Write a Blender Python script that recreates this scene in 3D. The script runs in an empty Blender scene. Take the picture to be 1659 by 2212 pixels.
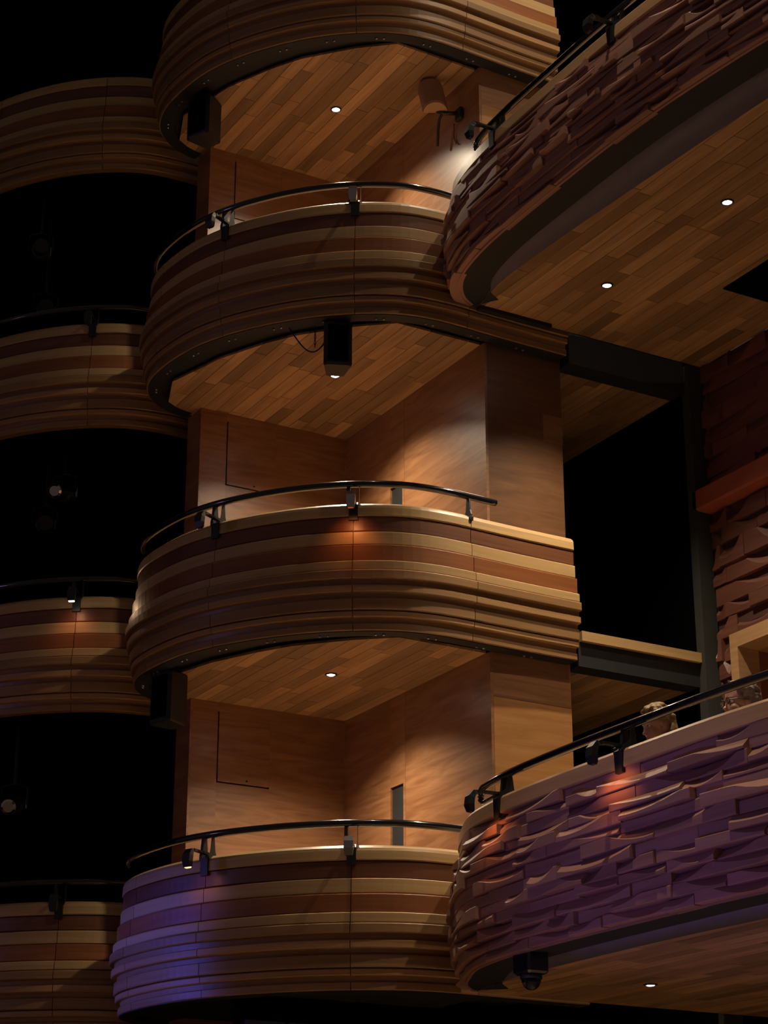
import bpy, math, random
from mathutils import Vector, Matrix

random.seed(7)
scene = bpy.context.scene
S = 0.857            # survey units -> metres
ZC = 9.2             # height of the datum ceiling above the stalls floor (survey units)
H = 2.8              # storey height (survey units)


def W(p):
    return Vector((p[0] * S, p[1] * S, (p[2] + ZC) * S))


# ------------------------------------------------------------------ camera
cam_d = bpy.data.cameras.new('camera')
cam = bpy.data.objects.new('camera', cam_d)
scene.collection.objects.link(cam)
yaw, pitch = 1.05005198, 0.371631777
fw = Vector((math.cos(yaw) * math.cos(pitch), math.sin(yaw) * math.cos(pitch), math.sin(pitch)))
rt = Vector((math.sin(yaw), -math.cos(yaw), 0))
up = rt.cross(fw)
Mx = Matrix((rt, up, -fw)).transposed().to_4x4()
Mx.translation = W((-8.62654658, -15.7627891, -7.7471394))
cam.matrix_world = Mx
cam_d.sensor_fit = 'HORIZONTAL'
cam_d.sensor_width = 36
cam_d.lens = 36 * 4373.784 / 1659
cam_d.clip_end = 200
scene.camera = cam

# ------------------------------------------------------------------ world, exposure
world = bpy.data.worlds.new('dark_hall')
scene.world = world
world.use_nodes = True
world.node_tree.nodes['Background'].inputs[0].default_value = (1.0, 0.74, 0.66, 1)
world.node_tree.nodes['Background'].inputs[1].default_value = 0.024
vs = scene.view_settings
vs.view_transform = 'Standard'
vs.look = 'None'
vs.gamma = 1
vs.use_curve_mapping = False
vs.exposure = 0.55

BOX_W, CIRCLE_W, UPPER_W, RAIL_W = 150.0, 265.0, 210.0, 0.8
WARM = (1.0, 0.81, 0.58)


def spot(name, loc, target, power, color, angle, blend, radius, parent=None):
    d = bpy.data.lights.new(name, 'SPOT')
    d.energy = power
    d.color = color
    d.spot_size = math.radians(angle)
    d.spot_blend = blend
    d.shadow_soft_size = radius
    o = bpy.data.objects.new(name, d)
    scene.collection.objects.link(o)
    a, b = W(loc), W(target)
    q = (b - a).to_track_quat('-Z', 'Y')
    if parent is not None:
        o.parent = parent
        o.location = a - parent.location
    else:
        o.location = a
    o.rotation_euler = q.to_euler()
    return o


# dim house light high over the stalls
spot('house_light', (-4.8, -8.6, 26.0), (-1.0, -6.8, -4.0), 12500, (1.0, 0.80, 0.60), 19, 1.0, 0.35)
# stage lighting from the dark side of the hall, left of the picture
spot('stage_wash', (-17, 1.0, -2.5), (-1.5, -4.0, -3.0), 120, (0.50, 0.30, 0.70), 60, 0.6, 0.6)
spot('stage_blue_wash', (-6.5, -6.6, -8.9), (-1.0, -5.9, -5.6), 190, (0.24, 0.17, 1.0), 34, 0.9, 0.4)
BLUE_AT = (-13.0, 1.6, -5.2)
spot('stage_blue_profile', BLUE_AT, (-2.4, -0.5, -5.4), 1500, (0.12, 0.12, 1.0), 30, 0.1, 0.012)

# ------------------------------------------------------------------ materials
MATS = {}


def base_mat(name):
    m = bpy.data.materials.new(name)
    m.use_nodes = True
    MATS[name] = m
    return m, m.node_tree.nodes, m.node_tree.links, m.node_tree.nodes['Principled BSDF']


def plain(name, col, rough=0.5, metal=0.0, noise=0.0, nscale=8, coat=0.0):
    m, N, L, b = base_mat(name)
    b.inputs['Roughness'].default_value = rough
    b.inputs['Metallic'].default_value = metal
    b.inputs['Coat Weight'].default_value = coat
    if noise:
        tc = N.new('ShaderNodeTexCoord')
        nz = N.new('ShaderNodeTexNoise')
        nz.inputs['Scale'].default_value = nscale
        nz.inputs['Detail'].default_value = 4
        L.new(tc.outputs['Object'], nz.inputs['Vector'])
        mx = N.new('ShaderNodeMix')
        mx.data_type = 'RGBA'
        mx.inputs[6].default_value = tuple(c * (1 - noise) for c in col) + (1,)
        mx.inputs[7].default_value = tuple(min(1, c * (1 + noise)) for c in col) + (1,)
        L.new(nz.outputs['Fac'], mx.inputs[0])
        L.new(mx.outputs[2], b.inputs['Base Color'])
    else:
        b.inputs['Base Color'].default_value = tuple(col) + (1,)
    return m


def wood(name, dark, light, stretch, rough=0.42, coat=0.15, vary=0.25, scale=1.0, distort=0.6, bump=0.0):
    """grain runs along the axes with the small stretch number; every piece gets its own phase and tone"""
    m, N, L, b = base_mat(name)
    tc = N.new('ShaderNodeTexCoord')
    oi = N.new('ShaderNodeObjectInfo')
    mul = N.new('ShaderNodeMath')
    mul.operation = 'MULTIPLY'
    mul.inputs[1].default_value = 37.0
    L.new(oi.outputs['Random'], mul.inputs[0])
    add = N.new('ShaderNodeVectorMath')
    add.operation = 'ADD'
    L.new(tc.outputs['Object'], add.inputs[0])
    L.new(mul.outputs[0], add.inputs[1])
    mp = N.new('ShaderNodeMapping')
    mp.inputs['Scale'].default_value = stretch
    L.new(add.outputs[0], mp.inputs['Vector'])
    nz = N.new('ShaderNodeTexNoise')
    nz.inputs['Scale'].default_value = scale
    nz.inputs['Detail'].default_value = 5
    nz.inputs['Roughness'].default_value = 0.62
    nz.inputs['Distortion'].default_value = distort
    L.new(mp.outputs[0], nz.inputs['Vector'])
    rp = N.new('ShaderNodeValToRGB')
    rp.color_ramp.elements[0].position = 0.36
    rp.color_ramp.elements[1].position = 0.68
    rp.color_ramp.elements[0].color = tuple(dark) + (1,)
    rp.color_ramp.elements[1].color = tuple(light) + (1,)
    L.new(nz.outputs['Fac'], rp.inputs[0])
    mr = N.new('ShaderNodeMapRange')
    mr.inputs['To Min'].default_value = 1 - vary
    mr.inputs['To Max'].default_value = 1 + vary
    L.new(oi.outputs['Random'], mr.inputs['Value'])
    hs = N.new('ShaderNodeHueSaturation')
    L.new(rp.outputs[0], hs.inputs['Color'])
    L.new(mr.outputs[0], hs.inputs['Value'])
    L.new(hs.outputs[0], b.inputs['Base Color'])
    b.inputs['Roughness'].default_value = rough
    b.inputs['Coat Weight'].default_value = coat
    b.inputs['Coat Roughness'].default_value = 0.3
    if bump:
        bp = N.new('ShaderNodeBump')
        bp.inputs['Strength'].default_value = bump
        bp.inputs['Distance'].default_value = 0.01
        L.new(nz.outputs['Fac'], bp.inputs['Height'])
        L.new(bp.outputs[0], b.inputs['Normal'])
    return m


HG = (0.9, 0.9, 26)                       # horizontal grain on upright pieces
M_tan = wood('pale_maple', (0.47, 0.295, 0.125), (0.57, 0.375, 0.17), HG, vary=0.07)
M_red = wood('dark_cherry', (0.135, 0.048, 0.020), (0.20, 0.075, 0.032), HG, vary=0.10)
M_orange = wood('red_cedar', (0.23, 0.078, 0.022), (0.32, 0.115, 0.034), HG, vary=0.08)
M_mid = wood('brown_oak', (0.26, 0.140, 0.057), (0.35, 0.20, 0.085), HG, vary=0.09)
M_mid2 = wood('honey_oak', (0.35, 0.19, 0.08), (0.45, 0.26, 0.115), HG, vary=0.09)
M_plank = wood('soffit_plank', (0.30, 0.165, 0.070), (0.46, 0.275, 0.128), (16, 1.1, 16), rough=0.55, coat=0.0, vary=0.38)
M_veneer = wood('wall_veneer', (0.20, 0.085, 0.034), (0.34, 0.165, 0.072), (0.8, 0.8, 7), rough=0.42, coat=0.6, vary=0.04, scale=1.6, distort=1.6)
M_veneer_dark = wood('wall_veneer_darker', (0.115, 0.052, 0.022), (0.18, 0.085, 0.037), (0.8, 0.8, 7), rough=0.40, coat=0.15, vary=0.04, scale=1.6, distort=1.6)  # wall veneer pattern in a darker tone, used on the middle pier face
M_veneer_gold = wood('gold_veneer', (0.33, 0.15, 0.045), (0.45, 0.22, 0.075), (0.8, 0.8, 8), rough=0.45, coat=0.1, vary=0.05, scale=1.5, distort=1.4)
M_carve = wood('carved_mahogany', (0.30, 0.145, 0.10), (0.40, 0.21, 0.15), HG, rough=0.5, coat=0.1, vary=0.14)
M_carve_red = wood('carved_redwood', (0.105, 0.036, 0.022), (0.165, 0.058, 0.036), HG, rough=0.55, coat=0.05, vary=0.22)
M_carveback = plain('carved_backing', (0.07, 0.025, 0.020), 0.7)
M_captan = wood('circle_cap_maple', (0.40, 0.23, 0.105), (0.50, 0.30, 0.145), HG, vary=0.05)
M_black = plain('black_paint', (0.012, 0.013, 0.014), 0.65, noise=0.3)
M_soft = plain('black_masking', (0.003, 0.003, 0.0035), 1.0)
M_soft.node_tree.nodes['Principled BSDF'].inputs['Specular IOR Level'].default_value = 0.0
M_charcoal = plain('charcoal_column', (0.030, 0.031, 0.027), 0.8, noise=0.25)
M_gloss = plain('gloss_black_steel', (0.010, 0.010, 0.013), 0.16, metal=0.0, coat=1.0)
M_bracket = plain('satin_black_steel', (0.014, 0.015, 0.015), 0.42)
M_chrome = plain('chrome', (0.75, 0.75, 0.72), 0.12, metal=1.0)
M_steel = plain('bolt_steel', (0.35, 0.36, 0.38), 0.35, metal=1.0)
M_cove = plain('grey_cove', (0.115, 0.10, 0.15), 0.6, noise=0.12, nscale=3)
M_floor = plain('box_carpet', (0.66, 0.51, 0.39), 0.9, noise=0.15, nscale=40)
M_stall = plain('stalls_floor', (0.44, 0.31, 0.21), 0.9, noise=0.2, nscale=20)
M_redrail = plain('red_padded_rail', (0.34, 0.085, 0.032), 0.6, noise=0.08)
M_navy = plain('navy_panel', (0.045, 0.05, 0.11), 0.6)
M_white = plain('white_tag', (0.75, 0.74, 0.70), 0.5)
M_seat = plain('seat_cloth', (0.10, 0.015, 0.02), 0.9, noise=0.2, nscale=60)
M_skin = plain('skin', (0.52, 0.27, 0.20), 0.5, noise=0.08, nscale=14)
M_lip = plain('lip', (0.36, 0.12, 0.11), 0.45)
M_blond = plain('sandy_hair', (0.27, 0.165, 0.062), 0.7, noise=0.55, nscale=70)
M_grey = plain('grey_hair', (0.20, 0.145, 0.11), 0.65, noise=0.45, nscale=60)
M_shirt = plain('dark_shirt', (0.03, 0.035, 0.05), 0.9, noise=0.2, nscale=30)
M_shirt2 = plain('brown_knit', (0.09, 0.055, 0.04), 0.95, noise=0.25, nscale=40)
M_trouser = plain('dark_trousers', (0.02, 0.02, 0.024), 0.9)
M_eye = plain('eye_white', (0.7, 0.68, 0.64), 0.3)
M_tanspk = plain('brown_speaker_paint', (0.25, 0.135, 0.07), 0.55, noise=0.12)
M_tanspk_l = plain('tan_speaker_grille', (0.42, 0.24, 0.11), 0.6, noise=0.08)


def emit(name, col, strength):
    m, N, L, b = base_mat(name)
    b.inputs['Base Color'].default_value = (0.8, 0.8, 0.8, 1)
    b.inputs['Emission Color'].default_value = tuple(col) + (1,)
    b.inputs['Emission Strength'].default_value = strength
    return m


M_lens = emit('downlight_lens', (1.0, 0.90, 0.80), 30.0)
M_lampflare = emit('lamp_flare', (1.0, 0.85, 0.7), 14.0)
M_lampwin = emit('lamp_window', (1.0, 0.62, 0.30), 1.3)


def glass(name, col=(0.9, 0.92, 0.95), rough=0.02):
    m, N, L, b = base_mat(name)
    b.inputs['Base Color'].default_value = tuple(col) + (1,)
    b.inputs['Roughness'].default_value = rough
    b.inputs['Transmission Weight'].default_value = 1.0
    b.inputs['IOR'].default_value = 1.35
    return m


M_dome = glass('smoked_dome', (0.45, 0.45, 0.48))
M_glass = glass('spectacle_glass', (0.95, 0.95, 0.95))

# ------------------------------------------------------------------ builders


def link(o):
    scene.collection.objects.link(o)
    return o


def tag(o, label=None, cat=None, group=None, kind=None):
    if label:
        o['label'] = label
    if cat:
        o['category'] = cat
    if group:
        o['group'] = group
    if kind:
        o['kind'] = kind
    return o


def empty(name, loc):
    o = link(bpy.data.objects.new(name, None))
    o.location = W(loc)
    o.empty_display_size = 0.1
    return o


def world_loc(o):
    v = Vector(o.location)
    while o.parent is not None:
        o = o.parent
        v = v + Vector(o.location)
    return v


def mk(name, verts, faces, mat, parent=None, smooth=False, mats=None):
    """verts in survey units; object origin at the centre of the bottom"""
    vw = [W(v) for v in verts]
    xs, ys, zs = [v.x for v in vw], [v.y for v in vw], [v.z for v in vw]
    org = Vector(((min(xs) + max(xs)) / 2, (min(ys) + max(ys)) / 2, min(zs)))
    me = bpy.data.meshes.new(name)
    me.from_pydata([v - org for v in vw], [], faces)
    me.update()
    import bmesh
    bm = bmesh.new()
    bm.from_mesh(me)
    bmesh.ops.recalc_face_normals(bm, faces=bm.faces)
    bm.to_mesh(me)
    bm.free()
    me.materials.append(mat)
    if smooth:
        for p in me.polygons:
            p.use_smooth = True
    o = link(bpy.data.objects.new(name, me))
    if parent is not None:
        o.parent = parent
        o.location = org - world_loc(parent)
    else:
        o.location = org
    return o


def box(name, x0, x1, y0, y1, z0, z1, mat, parent=None):
    v = [(x, y, z) for z in (z0, z1) for y in (y0, y1) for x in (x0, x1)]
    f = [(0, 2, 3, 1), (4, 5, 7, 6), (0, 1, 5, 4), (2, 6, 7, 3), (0, 4, 6, 2), (1, 3, 7, 5)]
    return mk(name, v, f, mat, parent)


def bev_box_data(x0, x1, y0, y1, z0, z1, b):
    """box with its upright and level edges chamfered (three stacked octagons)"""
    def ring(z, i):
        a = b + i
        return [(x0 + a, y0 + i, z), (x1 - a, y0 + i, z), (x1 - i, y0 + a, z), (x1 - i, y1 - a, z),
                (x1 - a, y1 - i, z), (x0 + a, y1 - i, z), (x0 + i, y1 - a, z), (x0 + i, y0 + a, z)]
    v = ring(z0, b) + ring(z0 + b, 0) + ring(z1 - b, 0) + ring(z1, b)
    f = [tuple(range(8)), tuple(range(24, 32))]
    for k in range(3):
        for i in range(8):
            j = (i + 1) % 8
            f.append((k * 8 + i, k * 8 + j, k * 8 + 8 + j, k * 8 + 8 + i))
    return v, f


def prism(name, poly, z0, z1, mat, parent=None):
    n = len(poly)
    v = [(x, y, z0) for x, y in poly] + [(x, y, z1) for x, y in poly]
    f = [tuple(range(n)), tuple(range(n, 2 * n))] + [(i, (i + 1) % n, n + (i + 1) % n, n + i) for i in range(n)]
    return mk(name, v, f, mat, parent)


def tube_data(pts, r, seg=10, closed_caps=True, rz=None):
    """tube along a list of 3D points (survey units)"""
    P = [Vector(p) for p in pts]
    n = len(P)
    verts, faces = [], []
    ref = Vector((0, 0, 1))
    for i in range(n):
        t = (P[min(i + 1, n - 1)] - P[max(i - 1, 0)]).normalized()
        side = t.cross(ref)
        if side.length < 0.05:
            side = t.cross(Vector((1, 0, 0)))
        side.normalize()
        u = side.cross(t).normalized()
        ri = r[i] if isinstance(r, (list, tuple)) else r
        for k in range(seg):
            a = 2 * math.pi * k / seg
            verts.append(tuple(P[i] + side * (ri * math.cos(a)) + u * ((rz or 1) * ri * math.sin(a))))
    for i in range(n - 1):
        for k in range(seg):
            j = (k + 1) % seg
            faces.append((i * seg + k, i * seg + j, (i + 1) * seg + j, (i + 1) * seg + k))
    if closed_caps:
        faces.append(tuple(range(seg)))
        faces.append(tuple(range((n - 1) * seg, n * seg)))
    return verts, faces


def tube(name, pts, r, mat, parent=None, seg=10, rz=None):
    v, f = tube_data(pts, r, seg, True, rz)
    return mk(name, v, f, mat, parent, smooth=True)


class Plan:
    """smooth plan curve with arc length, outward normals"""

    def __init__(self, pts, out_left=True, step=0.02):
        P = [Vector((x, y)) for x, y in pts]
        P = [2 * P[0] - P[1]] + P + [2 * P[-1] - P[-2]]
        raw = []
        for i in range(1, len(P) - 2):
            p0, p1, p2, p3 = P[i - 1:i + 3]
            for k in range(24):
                t = k / 24
                raw.append(0.5 * ((2 * p1) + (p2 - p0) * t + (2 * p0 - 5 * p1 + 4 * p2 - p3) * t * t + (3 * p1 - p0 - 3 * p2 + p3) * t ** 3))
        raw.append(P[-2])
        for _ in range(14):                       # relax survey jitter
            raw = [raw[0]] + [(raw[i - 1] + 2 * raw[i] + raw[i + 1]) / 4 for i in range(1, len(raw) - 1)] + [raw[-1]]
        self.p = raw
        self.s = [0]
        for i in range(1, len(raw)):
            self.s.append(self.s[-1] + (raw[i] - raw[i - 1]).length)
        self.L = self.s[-1]
        self.sg = 1 if out_left else -1

    def at(self, s):
        import bisect
        s = min(max(s, 0), self.L)
        i = min(max(bisect.bisect_right(self.s, s) - 1, 0), len(self.p) - 2)
        t = (s - self.s[i]) / max(self.s[i + 1] - self.s[i], 1e-9)
        q = self.p[i].lerp(self.p[i + 1], t)
        a = self.p[max(i - 3, 0)]
        b = self.p[min(i + 4, len(self.p) - 1)]
        d = (b - a).normalized()
        nrm = Vector((-d.y, d.x)) * self.sg
        return q, nrm

    def off(self, s, o):
        q, n = self.at(s)
        return (q.x + n.x * o, q.y + n.y * o)

    def nearest(self, x, y):
        v = Vector((x, y))
        return min(range(len(self.p)), key=lambda i: (self.p[i] - v).length) and self.s[min(range(len(self.p)), key=lambda i: (self.p[i] - v).length)]


def sweep(name, plan, s0, s1, prof, mat, parent=None, step=0.08, z=0.0, smooth=False):
    """closed profile [(offset, z)] swept along a plan curve between two arc lengths"""
    n = max(1, int(math.ceil((s1 - s0) / step)))
    m = len(prof)
    v, f = [], []
    for i in range(n + 1):
        s = s0 + (s1 - s0) * i / n
        q, nr = plan.at(s)
        for o, zz in prof:
            v.append((q.x + nr.x * o, q.y + nr.y * o, z + zz))
    for i in range(n):
        for k in range(m):
            j = (k + 1) % m
            f.append((i * m + k, i * m + j, (i + 1) * m + j, (i + 1) * m + k))
    f.append(tuple(range(m)))
    f.append(tuple(range(n * m, (n + 1) * m)))
    return mk(name, v, f, mat, parent, smooth)


def clip_poly(poly, subject):
    """Sutherland-Hodgman, poly convex counter-clockwise"""
    out = subject
    n = len(poly)
    for i in range(n):
        ax, ay = poly[i]
        bx, by = poly[(i + 1) % n]
        inp, out = out, []
        if not inp:
            return []

        def side(p):
            return (bx - ax) * (p[1] - ay) - (by - ay) * (p[0] - ax)
        for k in range(len(inp)):
            c, d = inp[k], inp[(k + 1) % len(inp)]
            sc, sd = side(c), side(d)
            if sc >= 0:
                out.append(c)
            if (sc >= 0) != (sd >= 0):
                t = sc / (sc - sd)
                out.append((c[0] + (d[0] - c[0]) * t, c[1] + (d[1] - c[1]) * t))
    return out


def area(poly):
    return 0.5 * sum(poly[i][0] * poly[(i + 1) % len(poly)][1] - poly[(i + 1) % len(poly)][0] * poly[i][1] for i in range(len(poly)))


def ccw(poly):
    return poly if area(poly) > 0 else poly[::-1]


def lay_planks(parent, polys, z, width, lmin, lmax, mat, holes=(), seed=1, gap=0.0022):
    """planks running along Y, laid in columns, cut to convex outlines"""
    rnd = random.Random(seed)
    for poly in polys:
        poly = ccw(poly)
        x0, x1 = min(p[0] for p in poly), max(p[0] for p in poly)
        y0, y1 = min(p[1] for p in poly), max(p[1] for p in poly)
        nc = max(1, round((x1 - x0) / width))
        wcol = (x1 - x0) / nc
        for c in range(nc):
            y = y0 - rnd.uniform(0, lmax)
            while y < y1:
                l = rnd.uniform(lmin, lmax)
                rect = [(x0 + c * wcol + gap, y + gap), (x0 + (c + 1) * wcol - gap, y + gap),
                        (x0 + (c + 1) * wcol - gap, y + l - gap), (x0 + c * wcol + gap, y + l - gap)]
                y += l
                cut = clip_poly(poly, rect)
                if len(cut) < 3 or area(cut) < 0.0015:
                    continue
                dz = rnd.uniform(0, 0.0015)
                cx = sum(p[0] for p in cut) / len(cut)
                cy = sum(p[1] for p in cut) / len(cut)
                if any(h[0] < cx < h[1] and h[2] < cy < h[3] for h in holes):
                    continue
                prism('plank', cut, z - dz, z + 0.02, mat, parent)


def copy_tree(o, delta, parent=None):
    c = o.copy()
    link(c)
    if parent is None:
        c.location = Vector(o.location) + delta
    else:
        c.parent = parent
    for ch in o.children:
        copy_tree(ch, delta, c)
    return c


def downlight(x, y, z, power, angle, label, group, lens_r=0.036):
    t = tag(empty('downlight', (x, y, z)), label, 'downlight', group)
    n = 20
    ro, ri, d = lens_r * 1.45, lens_r * 1.08, 0.012
    v, f = [], []
    for r, zz in ((ro, z + 0.004), (ro, z - d * 0.5), (ri, z - d), (ri, z + 0.004)):
        for k in range(n):
            a = 2 * math.pi * k / n
            v.append((x + r * math.cos(a), y + r * math.sin(a), zz))
    for q in range(4):
        for k in range(n):
            j = (k + 1) % n
            f.append((q * n + k, q * n + j, ((q + 1) % 4) * n + j, ((q + 1) % 4) * n + k))
    mk('trim_ring', v, f, M_bracket, t, True)
    v, f = [], []
    for r, zz in ((lens_r, z - 0.004), (lens_r * 0.7, z - 0.012)):
        for k in range(n):
            a = 2 * math.pi * k / n
            v.append((x + r * math.cos(a), y + r * math.sin(a), zz))
    v.append((x, y, z - 0.015))
    for k in range(n):
        j = (k + 1) % n
        f.append((k, j, n + j, n + k))
        f.append((n + k, n + j, 2 * n))
    f.append(tuple(range(n)))
    mk('lens', v, f, M_lens, t, True)
    spot('downlight_beam', (x, y, z - 0.03), (x, y, z - 2), power, WARM, angle, 0.9, 0.03, t)
    return t


# ------------------------------------------------------------------ plan of the box tower (survey units, level rim)
RIM = Plan([(-1.56, 0.30), (-1.72, 0.265), (-1.90, 0.18), (-2.07, 0.02), (-2.17, -0.18), (-2.215, -0.45), (-2.195, -0.82), (-2.12, -1.19), (-1.95, -1.58),
            (-1.65, -2.01), (-1.30, -2.34), (-0.92, -2.56), (-0.55, -2.63), (-0.10, -2.62), (0.32, -2.605), (0.775, -2.60)], out_left=False)
ORDER = ['topmost', 'second from top', 'third from top', 'lowest']
LEVELS = [H, 0.0, -H, -2 * H]            # rim heights of the four balcony fronts
BEARING = (-1.2, -1.2)
TOWER_B = (-1.07, 3.30)

# ------------------------------------------------------------------ setting: hall shell
tag(box('floor', -12, 8, -20, 8, -9.4, -9.2, M_stall), 'dark stalls floor far below the balconies', 'floor', kind='structure')
tag(box('wall_back', -14, 9, 7.0, 7.2, -9.2, 16, M_soft), 'black wall at the far end of the dark hall', 'wall', kind='structure')

# soffit outlines
SOF_R = [(-1.52, 0.0), (-1.52, -1.70), (-1.467, -1.787), (-1.13, -2.165), (-0.836, -2.415), (0.0, -2.405), (0.0, 0.0)]
SOF_L = [(-1.52, 0.205), (-1.60, 0.205), (-1.86, 0.04), (-2.01, -0.38), (-1.845, -1.03), (-1.635, -1.50), (-1.52, -1.70)]


def ring_pts(o, s0=0.0, s1=None, step=0.12):
    s1 = RIM.L if s1 is None else s1
    n = int((s1 - s0) / step)
    return [RIM.off(s0 + (s1 - s0) * i / n, o) for i in range(n + 1)]


inner = [p for p in ring_pts(-0.045)]
SLAB = inner + [(0.775, -2.46), (0.0, -2.46), (0.0, 0.0), (-1.52, 0.0), (-1.52, 0.255)]

lvl_words = ['under the topmost striped balcony', 'under the second striped balcony from top', 'under the third striped balcony from top']
for k, z in enumerate(LEVELS):
    # black steel deck plate with bolt heads, seen as the dark gap round the soffit
    tr = prism('trim_%d' % (k + 1), SLAB, z + 0.045, z + 0.13, M_black)
    tag(tr, 'black steel deck ring inside the rim of the %s striped balcony' % ORDER[k], 'trim', kind='structure')
    sweep('rim_plate', RIM, 0.03, RIM.L - 0.01, [(-0.135, -0.004), (-0.012, -0.004), (-0.012, 0.05), (-0.135, 0.05)], M_black, tr, z=z)
    for s in ([0.75 + 0.47 * i for i in range(11)] if k < 3 else []):
        for d in (-0.035, 0.035):
            if s + d > RIM.L - 0.1:
                continue
            q = RIM.off(s + d, -0.085)
            v, f = [], []
            for zz, r in ((z - 0.002, 0.012), (z - 0.014, 0.012), (z - 0.018, 0.007)):
                for a in range(6):
                    v.append((q[0] + r * math.cos(a * math.pi / 3), q[1] + r * math.sin(a * math.pi / 3), zz))
            for a in range(6):
                b = (a + 1) % 6
                f += [(a, b, 6 + b, 6 + a), (6 + a, 6 + b, 12 + b, 12 + a)]
            f.append((12, 13, 14, 15, 16, 17))
            mk('bolt', v, f, M_steel, tr)
    fl = prism('floor', SLAB, z + 0.13, z + 0.17, M_floor)
    tag(fl, 'carpeted floor of the %s box' % ORDER[k], 'floor', kind='structure')
    if k < 3:
        c = tag(empty('ceiling', (-0.8, -1.2, z)), 'plank soffit %s' % lvl_words[k], 'ceiling', kind='structure')
        prism('soffit_board', [(-1.52, 0.2), (-1.59, 0.2), (-1.85, 0.04), (-2.0, -0.38), (-1.835, -1.03), (-1.625, -1.50), (-1.46, -1.78), (-1.125, -2.155), (-0.836, -2.405), (0, -2.395), (0, 0), (-1.52, 0)], z + 0.02, z + 0.045, M_black, c)
        lay_planks(c, [SOF_R, SOF_L], z, 0.127, 0.55, 1.25, M_plank, seed=20 + k)

# the walls of each box: a back wall and a pier, faced with veneer panels
SIDE_WORD = ['second', 'third', 'lowest']
for k in range(3):
    zt = LEVELS[k]                       # ceiling of this box
    zb = LEVELS[k + 1] + 0.17            # its floor
    w = tag(empty('wall_left_%s' % ['upper', 'middle', 'lower'][k], (-0.8, 0.1, zb)),
            'veneered back wall with hatch in the box behind the %s striped balcony' % ORDER[k + 1], 'wall', kind='structure')
    box('wall_core', -1.52, 0.0, 0.025, 0.29, zb, zt, M_black, w)
    hx0, hx1, hz0, hz1 = -1.262, -0.76, zt - 0.712, zt - 0.085
    g = 0.0008
    box('panel', -1.525, hx0 - 0.014, 0.0, 0.03, zb, zt, M_veneer, w)
    box('panel', hx0 - 0.014, hx1 + g, 0.0, 0.03, hz1 + 0.002, zt, M_veneer, w)
    box('panel', hx1 + g, 0.0, 0.0, 0.03, hz0 - 0.014, zt, M_veneer, w)
    box('panel', hx0 - 0.014, 0.0, 0.0, 0.03, zb, hz0 - 0.014, M_veneer, w)
    hatch = box('hatch', hx0, hx1, 0.001, 0.03, hz0, hz1 + 0.0015, M_veneer, w)
    v, f = tube_data([(-0.98, 0.006, hz0 + 0.03), (-0.98, -0.004, hz0 + 0.03)], 0.009, 10)
    mk('lock', v, f, M_black, hatch)
    box('end_panel', -1.545, -1.525, 0.0, 0.29, zb, zt, M_veneer, w)
    # pier
    p = tag(empty('wall_right_%s' % ['upper', 'middle', 'lower'][k], (0.4, -1.2, zb)),
            'veneered pier wall at the right of the box behind the %s striped balcony' % ORDER[k + 1], 'wall', kind='structure')
    box('wall_core', 0.02, 0.775, -2.44, 0.3, zb - 0.04, zt + 0.10, M_black, p)
    box('panel', 0.0, 0.025, -0.835, 0.0, zb, zt, M_veneer, p)
    box('panel', 0.0, 0.025, -1.09, -0.835, zt - 0.80, zt, M_veneer, p)
    box('recess_panel', 0.018, 0.03, -1.06, -0.845, zb, zt - 0.80, M_black, p)
    box('panel', 0.0, 0.025, -1.09, -1.055, zb, zt - 0.80, M_veneer, p)
    box('panel', 0.0, 0.025, -2.462, -1.093, zb, zt, M_veneer, p)
    if k == 1:
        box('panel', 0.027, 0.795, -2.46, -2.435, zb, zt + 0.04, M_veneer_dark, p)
        tag(box('panel', 0.598, 0.797, -2.4635, -2.46, zt - 0.80, zt - 0.545, M_veneer, p), 'paler square patch on the pier')
    else:
        box('panel', 0.027, 0.795, -2.46, -2.435, zt - 0.372, zt + 0.04, M_veneer, p)
        box('panel', 0.027, 0.795, -2.462, -2.435, zb, zt - 0.376, M_veneer_gold, p)
    box('end_panel', 0.775, 0.795, -2.43, 0.3, zb, zt + 0.04, M_veneer, p)

# the tower below the lowest box: dark masking with navy panels
wl = tag(box('wall_front', -1.75, 3.4, -1.55, -1.45, -9.2, -2 * H + 0.04, M_soft), 'dark masking wall below the lowest striped balcony', 'wall', kind='structure')
for x0, x1 in ((-1.70, -1.36), (-1.33, -1.02), (-0.96, -0.66), (-0.60, -0.32), (-0.28, 0.12)):
    box('panel', x0, x1, -1.57, -1.55, -8.5, -5.75, M_navy, wl)

# recess to the right of the pier, between it and the charcoal column
tag(box('wall_recess', 0.8, 6, 1.4, 1.5, -9.2, 9.0, M_soft), 'black back wall of the recess beside the pier', 'wall', kind='structure')
tag(box('wall_shadow', 2.075, 2.235, -2.56, 1.4, -9.2, 0.2, M_soft), 'black side wall of the recess behind the charcoal column', 'wall', kind='structure')
tag(box('wall_under', 2.6, 2.7, -8, -1.5, -9.2, -5.6, M_soft), 'dark wall under the lower circle', 'wall', kind='structure')
col = tag(box('column', 2.07, 2.235, -2.665, -2.56, -9.2, 0.2, M_charcoal), 'tall charcoal column between the recess and the carved wall', 'column', kind='structure')
bm1 = tag(box('beam', 0.80, 2.07, -2.60, -2.40, -0.065, 0.235, M_black), 'upper black beam spanning pier to column above the recess', 'beam', kind='structure')
bm2 = tag(box('beam', 0.80, 2.07, -2.58, -2.40, -2.835, -2.62, M_black), 'lower black beam spanning pier to column under the pale ledge', 'beam', kind='structure')
tag(box('ledge', 0.815, 2.07, -2.62, -2.38, -2.62, -2.535, M_tan), 'pale wooden ledge along the top of the lower black beam', 'ledge')
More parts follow.
